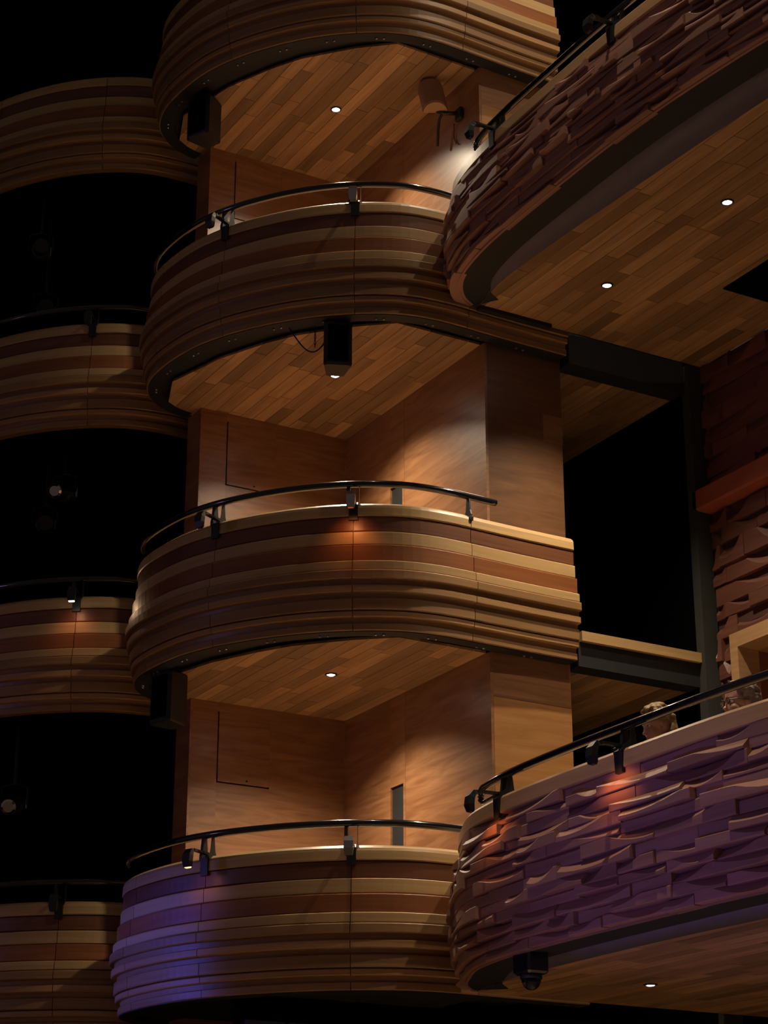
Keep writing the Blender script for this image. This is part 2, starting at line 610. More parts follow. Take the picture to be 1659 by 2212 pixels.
for z, wd, sd in ((-0.06, 'upper', 61), (-2.83, 'lower', 62)):
    c = tag(empty('ceiling', (1.4, -1.0, z)), 'dim plank soffit behind the %s black beam in the recess' % wd, 'ceiling', kind='structure')
    box('soffit_board', 0.795, 2.07, -2.41, 1.4, z + 0.02, z + 0.08, M_black, c)
    lay_planks(c, [[(0.797, -2.42), (2.07, -2.42), (2.07, 1.4), (0.797, 1.4)]], z, 0.127, 0.6, 1.3, M_plank, seed=sd)

# ------------------------------------------------------------------ striped balcony fronts
BANDS = [  # z0, z1, offset, material
    (0.842, 0.968, -0.004, M_red), (0.722, 0.834, 0.013, M_tan), (0.578, 0.714, 0.036, M_orange), (0.494, 0.570, 0.064, M_tan),
    (0.412, 0.486, 0.088, M_mid), (0.305, 0.366, 0.070, M_mid2), (0.165, 0.262, 0.043, M_mid), (0.108, 0.158, 0.028, M_mid2), (0.002, 0.064, 0.002, M_mid)]
s_j = [0.02, RIM.nearest(-2.2, -0.55), RIM.nearest(-1.97, -1.42), RIM.nearest(-1.235, -2.385), RIM.nearest(-0.27, -2.63), RIM.L]


def striped_front(z, label, group):
    t = tag(empty('striped_parapet', BEARING + (z,)), label, 'balcony front', group)
    for i in range(5):
        a, b = s_j[i] + 0.003, s_j[i + 1] - 0.003
        for z0, z1, o, m in BANDS:
            e = 0.007
            pr = [(-0.07, z0), (o - e, z0), (o, z0 + e), (o, z1 - e), (o - e, z1), (-0.07, z1)]
            sweep('board', RIM, a, b, pr, m, t, z=z)
        cp = [(-0.10, 0.972), (0.002, 0.972), (0.007, 0.98), (0.004, 1.045), (-0.004, 1.068), (-0.035, 1.092), (-0.08, 1.10), (-0.13, 1.098), (-0.13, 1.04), (-0.10, 1.04)]
        sweep('cap', RIM, a, b, cp, M_tan, t, z=z, smooth=False)
        sweep('backing', RIM, a - 0.003, b + 0.003, [(-0.095, 0.01), (-0.03, 0.01), (0.02, 0.30), (0.045, 0.36), (0.048, 0.45), (-0.03, 0.60), (-0.03, 0.97), (-0.095, 0.97)], M_mid, t, z=z, step=0.1)
    return t


front0 = striped_front(0.0, '', 'striped balcony fronts of the near tower')
A_WORDS = ['topmost striped wooden balcony front, cut off by the top edge',
           'second striped balcony front from top, above the hanging black speaker',
           'third striped balcony front from top, with an orange glow at its middle joint',
           'lowest striped balcony front of the near tower, blue-lit at its left']
B_WORDS = ['topmost dim striped balcony front at the left edge', 'second dim striped balcony front from top at the left edge',
           'third dim striped balcony front from top at the left edge', 'lowest dim striped balcony front in the bottom left corner']
fronts = []
for k, z in enumerate(LEVELS):
    o = front0 if k == 1 else copy_tree(front0, Vector((0, 0, z * S)))
    o['label'] = A_WORDS[k]
    fronts.append(o)
for k, z in enumerate(LEVELS):
    o = copy_tree(front0, Vector((TOWER_B[0] * S, TOWER_B[1] * S, z * S)))
    o['label'] = B_WORDS[k]
    o['group'] = 'striped balcony fronts of the far tower'
    bx, by = TOWER_B
    tr = prism('trim_%d' % (k + 5), [(x + bx, y + by) for x, y in SLAB], z + 0.03, z + 0.15, M_soft)
    tag(tr, 'black underside of the far tower box, %s' % ORDER[k], 'trim', kind='structure')
tag(box('wall_far', -4.2, -1.0, 3.9, 4.1, -9.2, 7, M_soft), 'black masking behind the far tower balconies', 'wall', kind='structure')

# ------------------------------------------------------------------ handrails with bracket lamps


def lamp_arm(parent, base, out, z, lit, arm=0.20, win=None):
    """flat arm reaching outwards from a bracket, ending in a small drooping lamp head"""
    ox, oy = out
    tx, ty = -oy, ox
    bx, by = base

    def P(o, t, zz):
        return (bx + ox * o + tx * t, by + oy * o + ty * t, z + zz)
    secs = [(-0.02, 0.0, 0.018, 0.020), (arm * 0.6, 0.004, 0.018, 0.016), (arm * 0.85, 0.0, 0.028, 0.022)]
    v, f = [], []
    for o, zz, hw, th in secs:
        v += [P(o, -hw, zz - th / 2), P(o, hw, zz - th / 2), P(o, hw, zz + th / 2), P(o, -hw, zz + th / 2)]
    for i in range(2):
        for a in range(4):
            b = (a + 1) % 4
            f.append((i * 4 + a, i * 4 + b, i * 4 + 4 + b, i * 4 + 4 + a))
    f += [(0, 1, 2, 3), (8, 9, 10, 11)]
    a_o = mk('lamp_arm', v, f, M_bracket, parent)
    path = [(arm * 0.80, -0.002, 0.022, 0.020), (arm * 0.98, -0.010, 0.032, 0.034), (arm * 1.08, -0.045, 0.036, 0.046), (arm * 1.11, -0.095, 0.036, 0.048), (arm * 1.07, -0.140, 0.030, 0.036)]
    v, f = [], []
    dirs = [(1, 0.1), (0.8, -0.6), (0.35, -0.95), (-0.05, -1.0), (-0.2, -1.0)]
    for (o, zz, hw, th), (dx, dz) in zip(path, dirs):
        l = math.hypot(dx, dz)
        nx, nz = -dz / l, dx / l
        for sgn_t, sgn_n in ((-1, -1), (1, -1), (1, 1), (-1, 1)):
            v.append(P(o + nx * sgn_n * th / 2, sgn_t * hw, zz + nz * sgn_n * th / 2))
    for i in range(len(path) - 1):
        for a in range(4):
            b = (a + 1) % 4
            f.append((i * 4 + a, i * 4 + b, i * 4 + 4 + b, i * 4 + 4 + a))
    f += [(0, 1, 2, 3), (16, 17, 18, 19)]
    h = mk('lamp_head', v, f, M_chrome if win is M_chrome else M_bracket, parent)
    wv = [P(arm * 1.0, -0.026, -0.138), P(arm * 1.0, 0.026, -0.138), P(arm * 1.13, 0.026, -0.138), P(arm * 1.13, -0.026, -0.138),
          P(arm * 1.01, -0.024, -0.148), P(arm * 1.01, 0.024, -0.148), P(arm * 1.12, 0.024, -0.146), P(arm * 1.12, -0.024, -0.146)]
    wf = [(0, 1, 2, 3), (4, 5, 6, 7), (0, 1, 5, 4), (1, 2, 6, 5), (2, 3, 7, 6), (3, 0, 4, 7)]
    mk('lamp_window', wv, wf, win or M_bracket, h)
    if lit:
        spot('lamp_beam', P(arm * 1.05, 0, -0.165), P(arm * 0.0, 0, -0.36), RAIL_W * lit, (1.0, 0.33, 0.10), 110, 0.9, 0.02, parent)
    return a_o


def bracket(parent, plan, s, z_cap, z_rail, front_off, rail_off, pair=True, drop=0.12):
    """two thin flared plates carrying the rail, on a plate folded over the front of the cap"""
    q, n = plan.at(s)
    tx, ty = -n.y, n.x

    def P(o, t, zz):
        return (q.x + n.x * o + tx * t, q.y + n.y * o + ty * t, zz)
    for c in ((-0.05, 0.05) if pair else (0.0,)):
        w = 0.007
        prof = [(rail_off - 0.055, z_cap - 0.01), (front_off + 0.004, z_cap - 0.03), (front_off + 0.004, z_cap + 0.01), (rail_off + 0.030, z_cap + 0.05), (rail_off + 0.018, z_rail - 0.015), (rail_off - 0.018, z_rail - 0.015), (rail_off - 0.030, z_cap + 0.05)]
        m = len(prof)
        v = [P(o, c - w, zz) for o, zz in prof] + [P(o, c * 0.75 + w, zz) for o, zz in prof]
        f = [tuple(range(m)), tuple(range(m, 2 * m))] + [(i, (i + 1) % m, m + (i + 1) % m, m + i) for i in range(m)]
        mk('bracket', v, f, M_bracket, parent)
    hw = 0.036 if pair else 0.012
    prof = [(front_off - 0.01, z_cap - drop), (front_off + 0.012, z_cap - drop), (front_off + 0.016, z_cap - 0.02), (front_off - 0.02, z_cap + 0.012), (rail_off - 0.05, z_cap + 0.016), (rail_off - 0.05, z_cap + 0.002), (front_off - 0.03, z_cap - 0.002)]
    m = len(prof)
    v = [P(o, -hw, zz) for o, zz in prof] + [P(o, hw, zz) for o, zz in prof]
    f = [tuple(range(m)), tuple(range(m, 2 * m))] + [(i, (i + 1) % m, m + (i + 1) % m, m + i) for i in range(m)]
    mk('clamp_plate', v, f, M_bracket, parent)
    return q, n


def box_rail(z, label, lits, dx=0, dy=0, far=False):
    t = tag(empty('handrail', (BEARING[0] + dx, BEARING[1] + dy, z + 1.0)), label, 'handrail', 'far tower handrails' if far else 'near tower handrails')
    s0, s1 = RIM.nearest(-2.1, 0.02), RIM.nearest(0.0, -2.62)
    n = 70
    pts = []
    for i in range(n + 1):
        x, y = RIM.off(s0 + (s1 - s0) * i / n, -0.03)
        pts.append((x + dx, y + dy, z + 1.262))
    tube('tube', pts, 0.029, M_gloss, t, 12, rz=1.0)
    class Off:
        pass
    pl = Off()
    pl.at = lambda s: (RIM.at(s)[0] + Vector((dx, dy)), RIM.at(s)[1])
    for j, (s, lit, pair) in enumerate(zip((s_j[1], s_j[2], s_j[3], s_j[4]), lits, (True, True, True, False))):
        if j == 0:
            continue
        q, nr = bracket(t, pl, s, z + 1.085, z + 1.262, 0.008, -0.03, pair, drop=0.15 if pair else 0.05)
        if pair and lit is not None:
            lamp_arm(t, (q.x + nr.x * 0.0, q.y + nr.y * 0.0), (nr.x, nr.y), z + 1.11, lit, win=M_chrome if (j == 2 and not far) else (M_lampwin if lit == 0.25 else (M_lampflare if far and lit else None)))
            if far and lit:
                b0 = (q.x + nr.x * 0.22, q.y + nr.y * 0.22, z + 0.965)
                spot('lamp_spill', b0, (-2.25, -0.30, -H + 0.75), 3.5, (1.0, 0.62, 0.34), 46, 1.0, 0.02, t)
    return t


box_rail(0.0, 'black handrail over the second striped balcony front from top', (0.0, 0.0, 0.0, None))
box_rail(-H, 'black handrail over the third striped balcony front from top', (0.7, 0.0, 1.4, None))
box_rail(-2 * H, 'black handrail over the lowest striped balcony front, lamp glowing at left', (0.0, 0.25, 0.0, None))
for k, wd in ((1, 'second dim balcony front from top at the left edge'), (2, 'third dim balcony front from top at the left edge'), (3, 'lowest dim balcony front in the bottom left corner')):
    box_rail(LEVELS[k], 'black handrail over the %s' % wd, (None, 0.0, 0.6 if k == 2 else 0.0, None), TOWER_B[0], TOWER_B[1], True)

# ------------------------------------------------------------------ carved circle balconies


def carved_blocks(parent, plan, s0, s1, zbot, ztop, nrow, lmin, lmax, prof, mat, seed, depth=0.055, name='carved_block', skip=None, taper=True):
    rnd = random.Random(seed)
    edges = [zbot + (ztop - zbot) * (i + (rnd.uniform(-0.22, 0.22) if 0 < i < nrow else 0)) / nrow for i in range(nrow + 1)]
    for r in range(nrow):
        s = s0 - rnd.uniform(0, lmax * 0.8)
        while s < s1:
            l = rnd.uniform(lmin, lmax)
            a, b = max(s, s0), min(s + l, s1)
            s += l
            if b - a < 0.05:
                continue
            z0 = edges[r] + rnd.uniform(-0.006, 0.006)
            z1 = edges[r + 1] + rnd.uniform(-0.004, 0.012)
            if skip and skip((a + b) / 2, z0, z1):
                continue
            tm = ((z0 + z1) / 2 - zbot) / (ztop - zbot)
            base = prof(tm)
            om = rnd.random() ** 1.2
            o0, o1 = 0.052 * om, 0.052 * min(1, max(0, om + rnd.uniform(-0.35, 0.35)))
            flat = om < 0.12
            cen, wid = rnd.choice((rnd.uniform(0.0, 0.3), rnd.uniform(0.3, 0.7), rnd.uniform(0.7, 1.0))), rnd.uniform(0.38, 0.75)
            bevz = (z1 - z0) * (rnd.uniform(0.10, 0.2) if flat else rnd.uniform(0.55, 0.93))
            fac = bevz * rnd.uniform(0.75, 1.05) * depth / 0.07
            v, f = [], []
            n = 8
            g = 0.0015
            for i in range(n + 1):
                u = i / n
                q, nr = plan.at(a + g + (b - a - 2 * g) * u)
                d = max(0.0, 1 - ((u - cen) / wid) ** 2)
                o = base + o0 + (o1 - o0) * u
                row = [(base - 0.07, z0), (o - 0.003, z0), (o, z0 + 0.004), (o, z1 - 0.004 - bevz * d), (o - 0.004 - fac * d, z1), (base - 0.07, z1)]
                for oo, zz in row:
                    v.append((q.x + nr.x * oo, q.y + nr.y * oo, zz))
            m = 6
            for i in range(n):
                for k in range(m):
                    j = (k + 1) % m
                    f.append((i * m + k, i * m + j, (i + 1) * m + j, (i + 1) * m + k))
            f.append(tuple(range(m)))
            f.append(tuple(range(n * m, (n + 1) * m)))
            mk(name, v, f, mat, parent)


def circle(zs, rim_pts, soffit, ztop, lab, seed, lit_br, lamps, hole=None, rail_end=0.55):
    plan = Plan(rim_pts, out_left=False)
    hgt = ztop - zs
    t = tag(empty('carved_parapet', (rim_pts[3][0] + 0.1, rim_pts[3][1], zs)), lab + ' carved wooden balcony front of staggered dark blocks', 'balcony front', 'carved balcony fronts')

    def prof(u):
        return 0.012 + 0.085 * math.sin(math.pi * min(1, max(0, u * 0.86 + 0.08))) ** 1.2
    zc = zs + hgt - 0.125
    bp = [(prof(i / 8) - 0.045, zs + 0.01 + (zc - zs) * i / 8) for i in range(9)]
    sweep('backing', plan, 0, plan.L, [(-0.12, zs + 0.01)] + bp + [(-0.12, zc)], M_carveback, t, z=0, step=0.12)
    carved_blocks(t, plan, 0.02, plan.L, zs, zc, 13, 0.28, 0.80, prof, M_carve, seed, depth=0.07)
    # tan cap in lengths
    cuts = [0.0] + [s for s in lit_br] + [plan.L]
    for i in range(len(cuts) - 1):
        a, b = cuts[i] + (0.04 if i else 0), cuts[i + 1] - (0.04 if i < len(cuts) - 2 else 0)
        sweep('cap', plan, a, b, [(-0.12, zc), (0.045, zc), (0.052, zc + 0.008), (0.045, zs + hgt - 0.02), (0.030, zs + hgt), (-0.10, zs + hgt + 0.012), (-0.12, zs + hgt + 0.01)], M_captan, t, z=0)
    # underside: black channel behind the rim, then the sloped grey cove up to the soffit line
    sweep('rim_board', plan, 0, plan.L, [(-0.008, zs - 0.010), (0.012, zs - 0.010), (0.015, zs + 0.02), (-0.008, zs + 0.02)], M_carve, t, z=0)
    c = tag(empty('ceiling', (1.0, rim_pts[4][1], zs)), lab + ' circle balcony plank soffit with downlights', 'ceiling', kind='structure')
    sweep('shadow_channel', plan, 0, plan.L, [(-0.26, zs - 0.004), (-0.009, zs - 0.004), (-0.009, zs + 0.06), (-0.26, zs + 0.06)], M_black, c, z=0)
    # cove: from the channel line (outer) to the soffit edge (inner)
    se = Plan(soffit['edge'], out_left=False)
    nn = 40
    v, f = [], []
    for i in range(nn + 1):
        q, nr = plan.at(plan.L * i / nn)
        a = (q.x - nr.x * 0.24, q.y - nr.y * 0.24)
        e, _ = se.at(se.L * i / nn)
        v += [(a[0], a[1], zs + 0.045), (e.x, e.y, zs - 0.012), (e.x + 0.02, e.y, zs + 0.03), (a[0], a[1], zs + 0.09)]
    for i in range(nn):
        for k in range(4):
            j = (k + 1) % 4
            f.append((i * 4 + k, i * 4 + j, i * 4 + 4 + j, i * 4 + 4 + k))
    mk('cove', v, f, M_cove, c, True)
    poly = soffit['poly']
    holes = []
    if hole:
        hx0, hx1, hy0, hy1 = hole
        polys = [[p for p in poly]]
        holes = [hole]
    lay_planks(c, [poly], zs, 0.127, 0.6, 1.35, M_plank, seed=seed + 5)
    prism('soffit_board', poly, zs + 0.02, zs + 0.06, M_black, c)
    if hole:
        box('black_vent', hx0, hx1, hy0, hy1, zs - 0.012, zs + 0.002, M_soft, c)
    prism_poly = [plan.off(plan.L * i / 24, -0.10) for i in range(25)] + [(2.2, rim_pts[-1][1]), (2.2, -2.66)]
    tag(prism('floor', prism_poly, zs + 0.20, zs + 0.26, M_floor), lab + ' circle balcony floor', 'floor', kind='structure')
    # rail
    r = tag(empty('handrail', (rim_pts[3][0], rim_pts[3][1], zs + hgt)), 'black handrail curving over the %s carved balcony front' % lab, 'handrail', 'carved balcony handrails')
    zr = zs + hgt + 0.165
    pts = []
    n = 60
    sa = rail_end
    for i in range(n + 1):
        x, y = plan.off(sa + (plan.L - sa) * i / n, -0.03)
        pts.append((x, y, zr))
    q, nr = plan.at(sa)
    d = Vector((pts[0][0] - pts[1][0], pts[0][1] - pts[1][1], 0)).normalized()
    ret = []
    rr = 0.055
    for k in range(1, 9):
        a = math.pi * k / 8
        ret.append((pts[0][0] + d.x * rr * 1.5 * math.sin(a), pts[0][1] + d.y * rr * 1.5 * math.sin(a), zr - rr + rr * math.cos(a)))
    last = ret[-1]
    s_b = lit_br[0]
    for k in range(1, 5):
        x, y = plan.off(sa + (s_b - sa) * k / 4, -0.03)
        ret.append((x, y, last[2]))
    tube('tube', ret[::-1] + pts, [0.016 if i < 4 else min(0.029, 0.016 + 0.0022 * (i - 3)) for i in range(len(ret) + len(pts))], M_gloss, r, 12)

    for s, lit in zip(lit_br, lamps):
        q, nr = bracket(r, plan, s, zs + hgt + 0.004, zr, 0.05, -0.03, True, drop=0.16)
        lamp_arm(r, (q.x, q.y), (nr.x, nr.y), zs + hgt + 0.02, lit, arm=0.24)
    return plan


Z1, Z2 = 0.20, -5.588
rim1 = [(-0.25, -2.66), (-0.42, -2.77), (-0.56, -2.96), (-0.64, -3.18), (-0.705, -3.55), (-0.735, -4.0), (-0.748, -4.67), (-0.752, -5.28), (-0.735, -5.83), (-0.695, -6.35), (-0.62, -7.0), (-0.50, -7.8)]
rim2 = [(-0.42, -2.80), (-0.62, -3.02), (-0.76, -3.27), (-0.94, -3.65), (-1.02, -3.97), (-1.075, -4.40), (-1.097, -5.10), (-1.096, -5.60), (-1.093, -6.07), (-1.088, -6.5), (-1.06, -6.94), (-0.98, -7.8)]
so1 = dict(edge=[(-0.20, -2.67), (-0.29, -3.2), (-0.275, -4.1), (-0.22, -5.3), (-0.17, -6.2), (-0.05, -7.8)],
           poly=[(-0.20, -2.67), (-0.285, -3.2), (-0.27, -4.1), (-0.215, -5.3), (-0.165, -6.2), (-0.045, -7.8), (2.23, -7.8), (2.23, -2.67)])
so2 = dict(edge=[(-0.40, -2.80), (-0.54, -3.6), (-0.575, -4.6), (-0.575, -5.5), (-0.53, -6.3), (-0.42, -7.8)],
           poly=[(-0.40, -2.72), (-0.535, -3.6), (-0.57, -4.6), (-0.57, -5.5), (-0.525, -6.3), (-0.415, -7.8), (2.6, -7.8), (2.6, -2.66), (0.0, -2.66)])
P1 = Plan(rim1, out_left=False)
P2 = Plan(rim2, out_left=False)
circle(Z1, rim1, so1, 1.135, 'upper', 3, [P1.nearest(-0.72, -3.86), P1.nearest(-0.74, -5.52), P1.nearest(-0.6, -7.6)], [0, 0, 0],
       hole=(1.41, 2.23, -4.62, -4.0), rail_end=P1.nearest(-0.70, -3.50))
circle(Z2, rim2, so2, -4.50, 'lower', 4, [P2.nearest(-1.05, -4.24), P2.nearest(-1.097, -5.70), P2.nearest(-1.02, -7.6)], [1.5, 1.7, 0],
       rail_end=P2.nearest(-0.99, -3.84))
# slim black bar where the upper circle soffit meets the striped balcony front
tag(box('trim_20', -0.20, 0.54, -2.725, -2.665, 0.165, 0.2, M_black), 'slim black bar along the edge of the upper circle soffit', 'trim', kind='structure')

# circle above the picture, carrying the lights that fall on the upper balconies
c = tag(empty('ceiling', (1.0, -4.0, 5.97)), 'plank soffit of the circle above the picture', 'ceiling', kind='structure')
prism('soffit_board', so1['poly'], 5.97, 6.05, M_mid, c)

# ------------------------------------------------------------------ downlights
downlight(-0.80, -1.20, LEVELS[0], BOX_W, 130, 'glowing downlight in the soffit beside the tan bracket speaker', 'box downlights')
downlight(-0.80, -1.235, LEVELS[1], BOX_W, 130, 'glowing downlight just below the hanging black speaker', 'box downlights')
downlight(-0.82, -1.25, LEVELS[2], BOX_W, 130, 'glowing downlight in the lowest box soffit', 'box downlights')
downlight(0.53, -3.56, Z1, CIRCLE_W, 100, 'glowing downlight of the upper circle soffit, nearer the dark recess', 'circle downlights')
downlight(0.53, -5.15, Z1, CIRCLE_W, 100, 'glowing downlight of the upper circle soffit, nearer the right edge', 'circle downlights')
downlight(0.55, -3.68, Z2, CIRCLE_W * 0.6, 104, 'glowing downlight under the lower circle near the bottom edge', 'circle downlights')
downlight(0.53, -3.56, 5.97, UPPER_W, 104, 'downlight of the circle above the picture, nearer the pier', 'upper circle downlights')
downlight(0.53, -5.15, 5.97, UPPER_W, 104, 'downlight of the circle above the picture, farther from the pier', 'upper circle downlights')

# ------------------------------------------------------------------ carved wall at the right
wr = tag(empty('wall_right', (2.3, -4.0, -9.2)), 'carved reddish wood wall at the right edge under the upper circle', 'wall', kind='structure')
box('wall_core', 2.24, 2.5, -7.8, -2.67, -2.35, 0.2, M_carveback, wr)
box('wall_core', 2.24, 2.5, -2.93, -2.67, -5.4, -2.35, M_carveback, wr)
PW = Plan([(2.235, -2.68), (2.235, -3.5), (2.235, -4.5), (2.235, -5.6)], out_left=False)


def skip_door(s, z0, z1):
    y = -2.68 - s
    return (z0 < -2.42 and y < -2.90) or (z1 > -1.27 and z0 < -1.02)


carved_blocks(wr, PW, 0.0, 0.22, -5.3, -2.42, 16, 0.10, 0.3, lambda u: 0.01, M_carve_red, 41, depth=0.045)
carved_blocks(wr, PW, 0.0, PW.L, -2.42, -1.27, 7, 0.28, 0.75, lambda u: 0.012, M_carve_red, 42, depth=0.06)
carved_blocks(wr, PW, 0.0, PW.L, -1.02, 0.19, 8, 0.4, 0.95, lambda u: 0.006, M_carve_red, 43, depth=0.03)
v, f = bev_box_data(2.07, 2.26, -5.6, -2.60, -1.235, -1.03, 0.02)
tag(mk('padded_rail', v, f, M_redrail), 'red padded rail running along the carved wall at the right edge', 'rail')
# tan framed doorway below
d = tag(empty('door_1', (2.24, -3.4, -5.3)), 'tan framed doorway in the carved wall behind the two spectators', 'door', kind='structure')
box('jamb', 2.17, 2.40, -2.98, -2.88, -5.3, -2.43, M_captan, d)
box('lintel', 2.17, 2.40, -4.4, -2.98, -2.56, -2.43, M_captan, d)
box('jamb', 2.17, 2.40, -4.5, -4.4, -5.3, -2.43, M_captan, d)
box('reveal', 2.40, 3.2, -2.97, -2.90, -5.3, -2.5, M_orange, d)
box('inner_wall', 3.2, 3.25, -4.5, -2.90, -5.3, -2.5, M_veneer, d)
box('inner_soffit', 2.40, 3.2, -4.5, -2.97, -2.56, -2.5, M_mid, d)

# ------------------------------------------------------------------ loudspeakers


def speaker(x, y, ztop, w, dp, h, ang, label, lean=0.0):
    t = tag(empty('hanging_speaker', (x, y, ztop - h)), label, 'loudspeaker', 'black hanging speakers')
    ca, sa = math.cos(ang), math.sin(ang)

    def T(lx, ly, lz):
        return (x + ca * lx - sa * ly, y + sa * lx + ca * ly, ztop + lz)
    # cabinet plan: wide baffle towards +lx, tapered back
    v = []
    pl = [(-dp / 2, -w * 0.32), (dp * 0.42, -w / 2), (dp / 2, -w * 0.38), (dp / 2, w * 0.38), (dp * 0.42, w / 2), (-dp / 2, w * 0.32)]
    zz = [(-0.03, 0.94), (-0.045, 1.0), (-h + 0.015, 1.0), (-h, 0.94)]
    for z, k in zz:
        for px, py in pl:
            v.append(T(px * k + lean * (z + h / 2), py * k, z))
    m = 6
    f = [tuple(range(m)), tuple(range(3 * m, 4 * m))]
    for i in range(3):
        for k in range(m):
            j = (k + 1) % m
            f.append((i * m + k, i * m + j, (i + 1) * m + j, (i + 1) * m + k))
    mk('cabinet', v, f, M_bracket, t)
    g = [T(dp / 2 + 0.006 + lean * (z + h / 2), s * w * 0.36, z) for z in (-0.07, -h + 0.04) for s in (-1, 1)] + [T(dp / 2 - 0.004 + lean * (z + h / 2), s * w * 0.36, z) for z in (-0.07, -h + 0.04) for s in (-1, 1)]
    mk('grille', g, [(0, 1, 3, 2), (4, 5, 7, 6), (0, 1, 5, 4), (2, 3, 7, 6), (0, 2, 6, 4), (1, 3, 7, 5)], M_soft, t)
    vv, ff = tube_data([T(0, 0, -0.04), T(0, 0, 0.05)], 0.03, 8)
    mk('hanger', vv, ff, M_black, t)
    return t


ANG = math.atan2(-0.8, -0.6)
sp2 = speaker(-1.27, -2.13, 0.01, 0.24, 0.24, 0.44, ANG + 0.25, 'black box speaker hanging in front of the middle soffit downlight')
speaker(-1.93, -0.72, H + 0.02, 0.27, 0.24, 0.46, ANG - 0.5, 'black speaker hanging at the left end of the top soffit')
speaker(-2.00, -0.58, -H + 0.03, 0.26, 0.24, 0.48, ANG - 0.6, 'black speaker with a blue-lit side at the left of the lowest soffit')
cab = []
for i in range(15):
    u = i / 14
    cab.append((-1.62 + 0.27 * u, -1.86 - 0.21 * u, 0.04 - 0.33 * math.sin(math.pi * 0.80 * u) * (0.6 + 0.4 * u)))
tube('cable', cab, 0.006, M_black, sp2, 6)
for i in range(7):
    zz = -0.02 - 0.028 * i
    pts = []
    for a in range(9):
        th = 2 * math.pi * a / 8
        dx, dz = 0.008 * math.cos(th), 0.018 * math.sin(th)
        pts.append((-1.42 + (dx if i % 2 else 0), -2.02 + (0 if i % 2 else dx), zz + dz))
    tube('chain_link', pts, 0.003, M_bracket, sp2, 5)

# brown bracket speaker by the pier, top box
t = tag(empty('bracket_speaker', (-0.2, -2.15, H - 0.4)), 'brown half-round speaker on a wall bracket below the topmost balcony', 'loudspeaker')
cx, cy, zt0 = -0.25, -2.02, H - 0.03
v, f = [], []
N_ = 12
for zz, kk, sh in ((0.0, 0.92, 0.0), (-0.02, 1.0, 0.0), (-0.25, 1.0, 0.045), (-0.262, 0.95, 0.047)):
    for i in range(N_ + 1):
        a = -math.pi / 2 + math.pi * i / N_
        lx, ly = 0.125 * math.cos(a) * kk, 0.118 * math.sin(a) * kk + sh      # lx towards the stalls, ly along the picture plane
        v.append((cx - 0.50 * lx + 0.867 * ly, cy - 0.867 * lx - 0.50 * ly, zt0 + zz - 0.02 + 0.30 * lx))
m = N_ + 1
f = [tuple(range(m)), tuple(range(3 * m, 4 * m))] + [(k * m + i, k * m + (i + 1) % m, k * m + m + (i + 1) % m, k * m + m + i) for k in range(3) for i in range(m)]
mk('cabinet', v, f, M_tanspk, t)
bot = v[3 * m:]
mk('base_plate', [(x, y, z - 0.006) for x, y, z in bot] + [(x, y, z + 0.001) for x, y, z in bot],
   [tuple(range(m)), tuple(range(m, 2 * m))] + [(i, (i + 1) % m, m + (i + 1) % m, m + i) for i in range(m)], M_tanspk_l, t)
tube('bracket_arm', [(-0.20, -2.05, zt0 - 0.27), (-0.13, -2.10, zt0 - 0.30), (-0.02, -2.14, zt0 - 0.29)], 0.020, M_bracket, t, 8)
v, f = bev_box_data(-0.04, 0.0, -2.20, -2.10, zt0 - 0.37, zt0 - 0.24, 0.01)
mk('wall_plate', v, f, M_black, t)
tube('cable', [(-0.15, -2.06, zt0 - 0.29), (-0.13, -1.98, zt0 - 0.30), (-0.10, -1.91, zt0 - 0.36), (-0.09, -1.88, zt0 - 0.52)], 0.013, M_black, t, 6)
tube('cable', [(-0.02, -2.06, zt0 - 0.36), (-0.015, -2.05, zt0 - 0.50), (-0.012, -2.08, zt0 - 0.58), (-0.012, -2.12, zt0 - 0.60)], 0.007, M_orange, t, 6)

# dome camera under the lower circle
t = tag(empty('dome_camera', (-1.00, -4.45, Z2 - 0.2)), 'black dome security camera under the lower carved balcony', 'camera')
x0, y0, zc = -0.995, -4.42, Z2 - 0.01
v, f = bev_box_data(x0 - 0.085, x0 + 0.085, y0 - 0.10, y0 + 0.10, zc - 0.13, zc + 0.05, 0.015)
mk('housing', v, f, M_gloss, t)
vv, ff = [], []
for i in range(7):
    a = (math.pi / 2) * i / 6
    for k in range(16):
        b = 2 * math.pi * k / 16
        vv.append((x0 + 0.068 * math.cos(a) * math.cos(b), y0 + 0.068 * math.cos(a) * math.sin(b), zc - 0.155 - 0.078 * math.sin(a)))
for i in range(6):
    for k in range(16):
        j = (k + 1) % 16
        ff.append((i * 16 + k, i * 16 + j, (i + 1) * 16 + j, (i + 1) * 16 + k))
ff.append(tuple(range(16)))
mk('dome', vv, ff, M_dome, t, True)
tube('collar', [(x0, y0, zc - 0.125), (x0, y0, zc - 0.16)], 0.075, M_bracket, t, 16)
tube('lens', [(x0, y0, zc - 0.16), (x0 - 0.02, y0 - 0.015, zc - 0.205)], 0.028, M_bracket, t, 10)

# ------------------------------------------------------------------ unlit stage lanterns in the dark boxes of the far tower


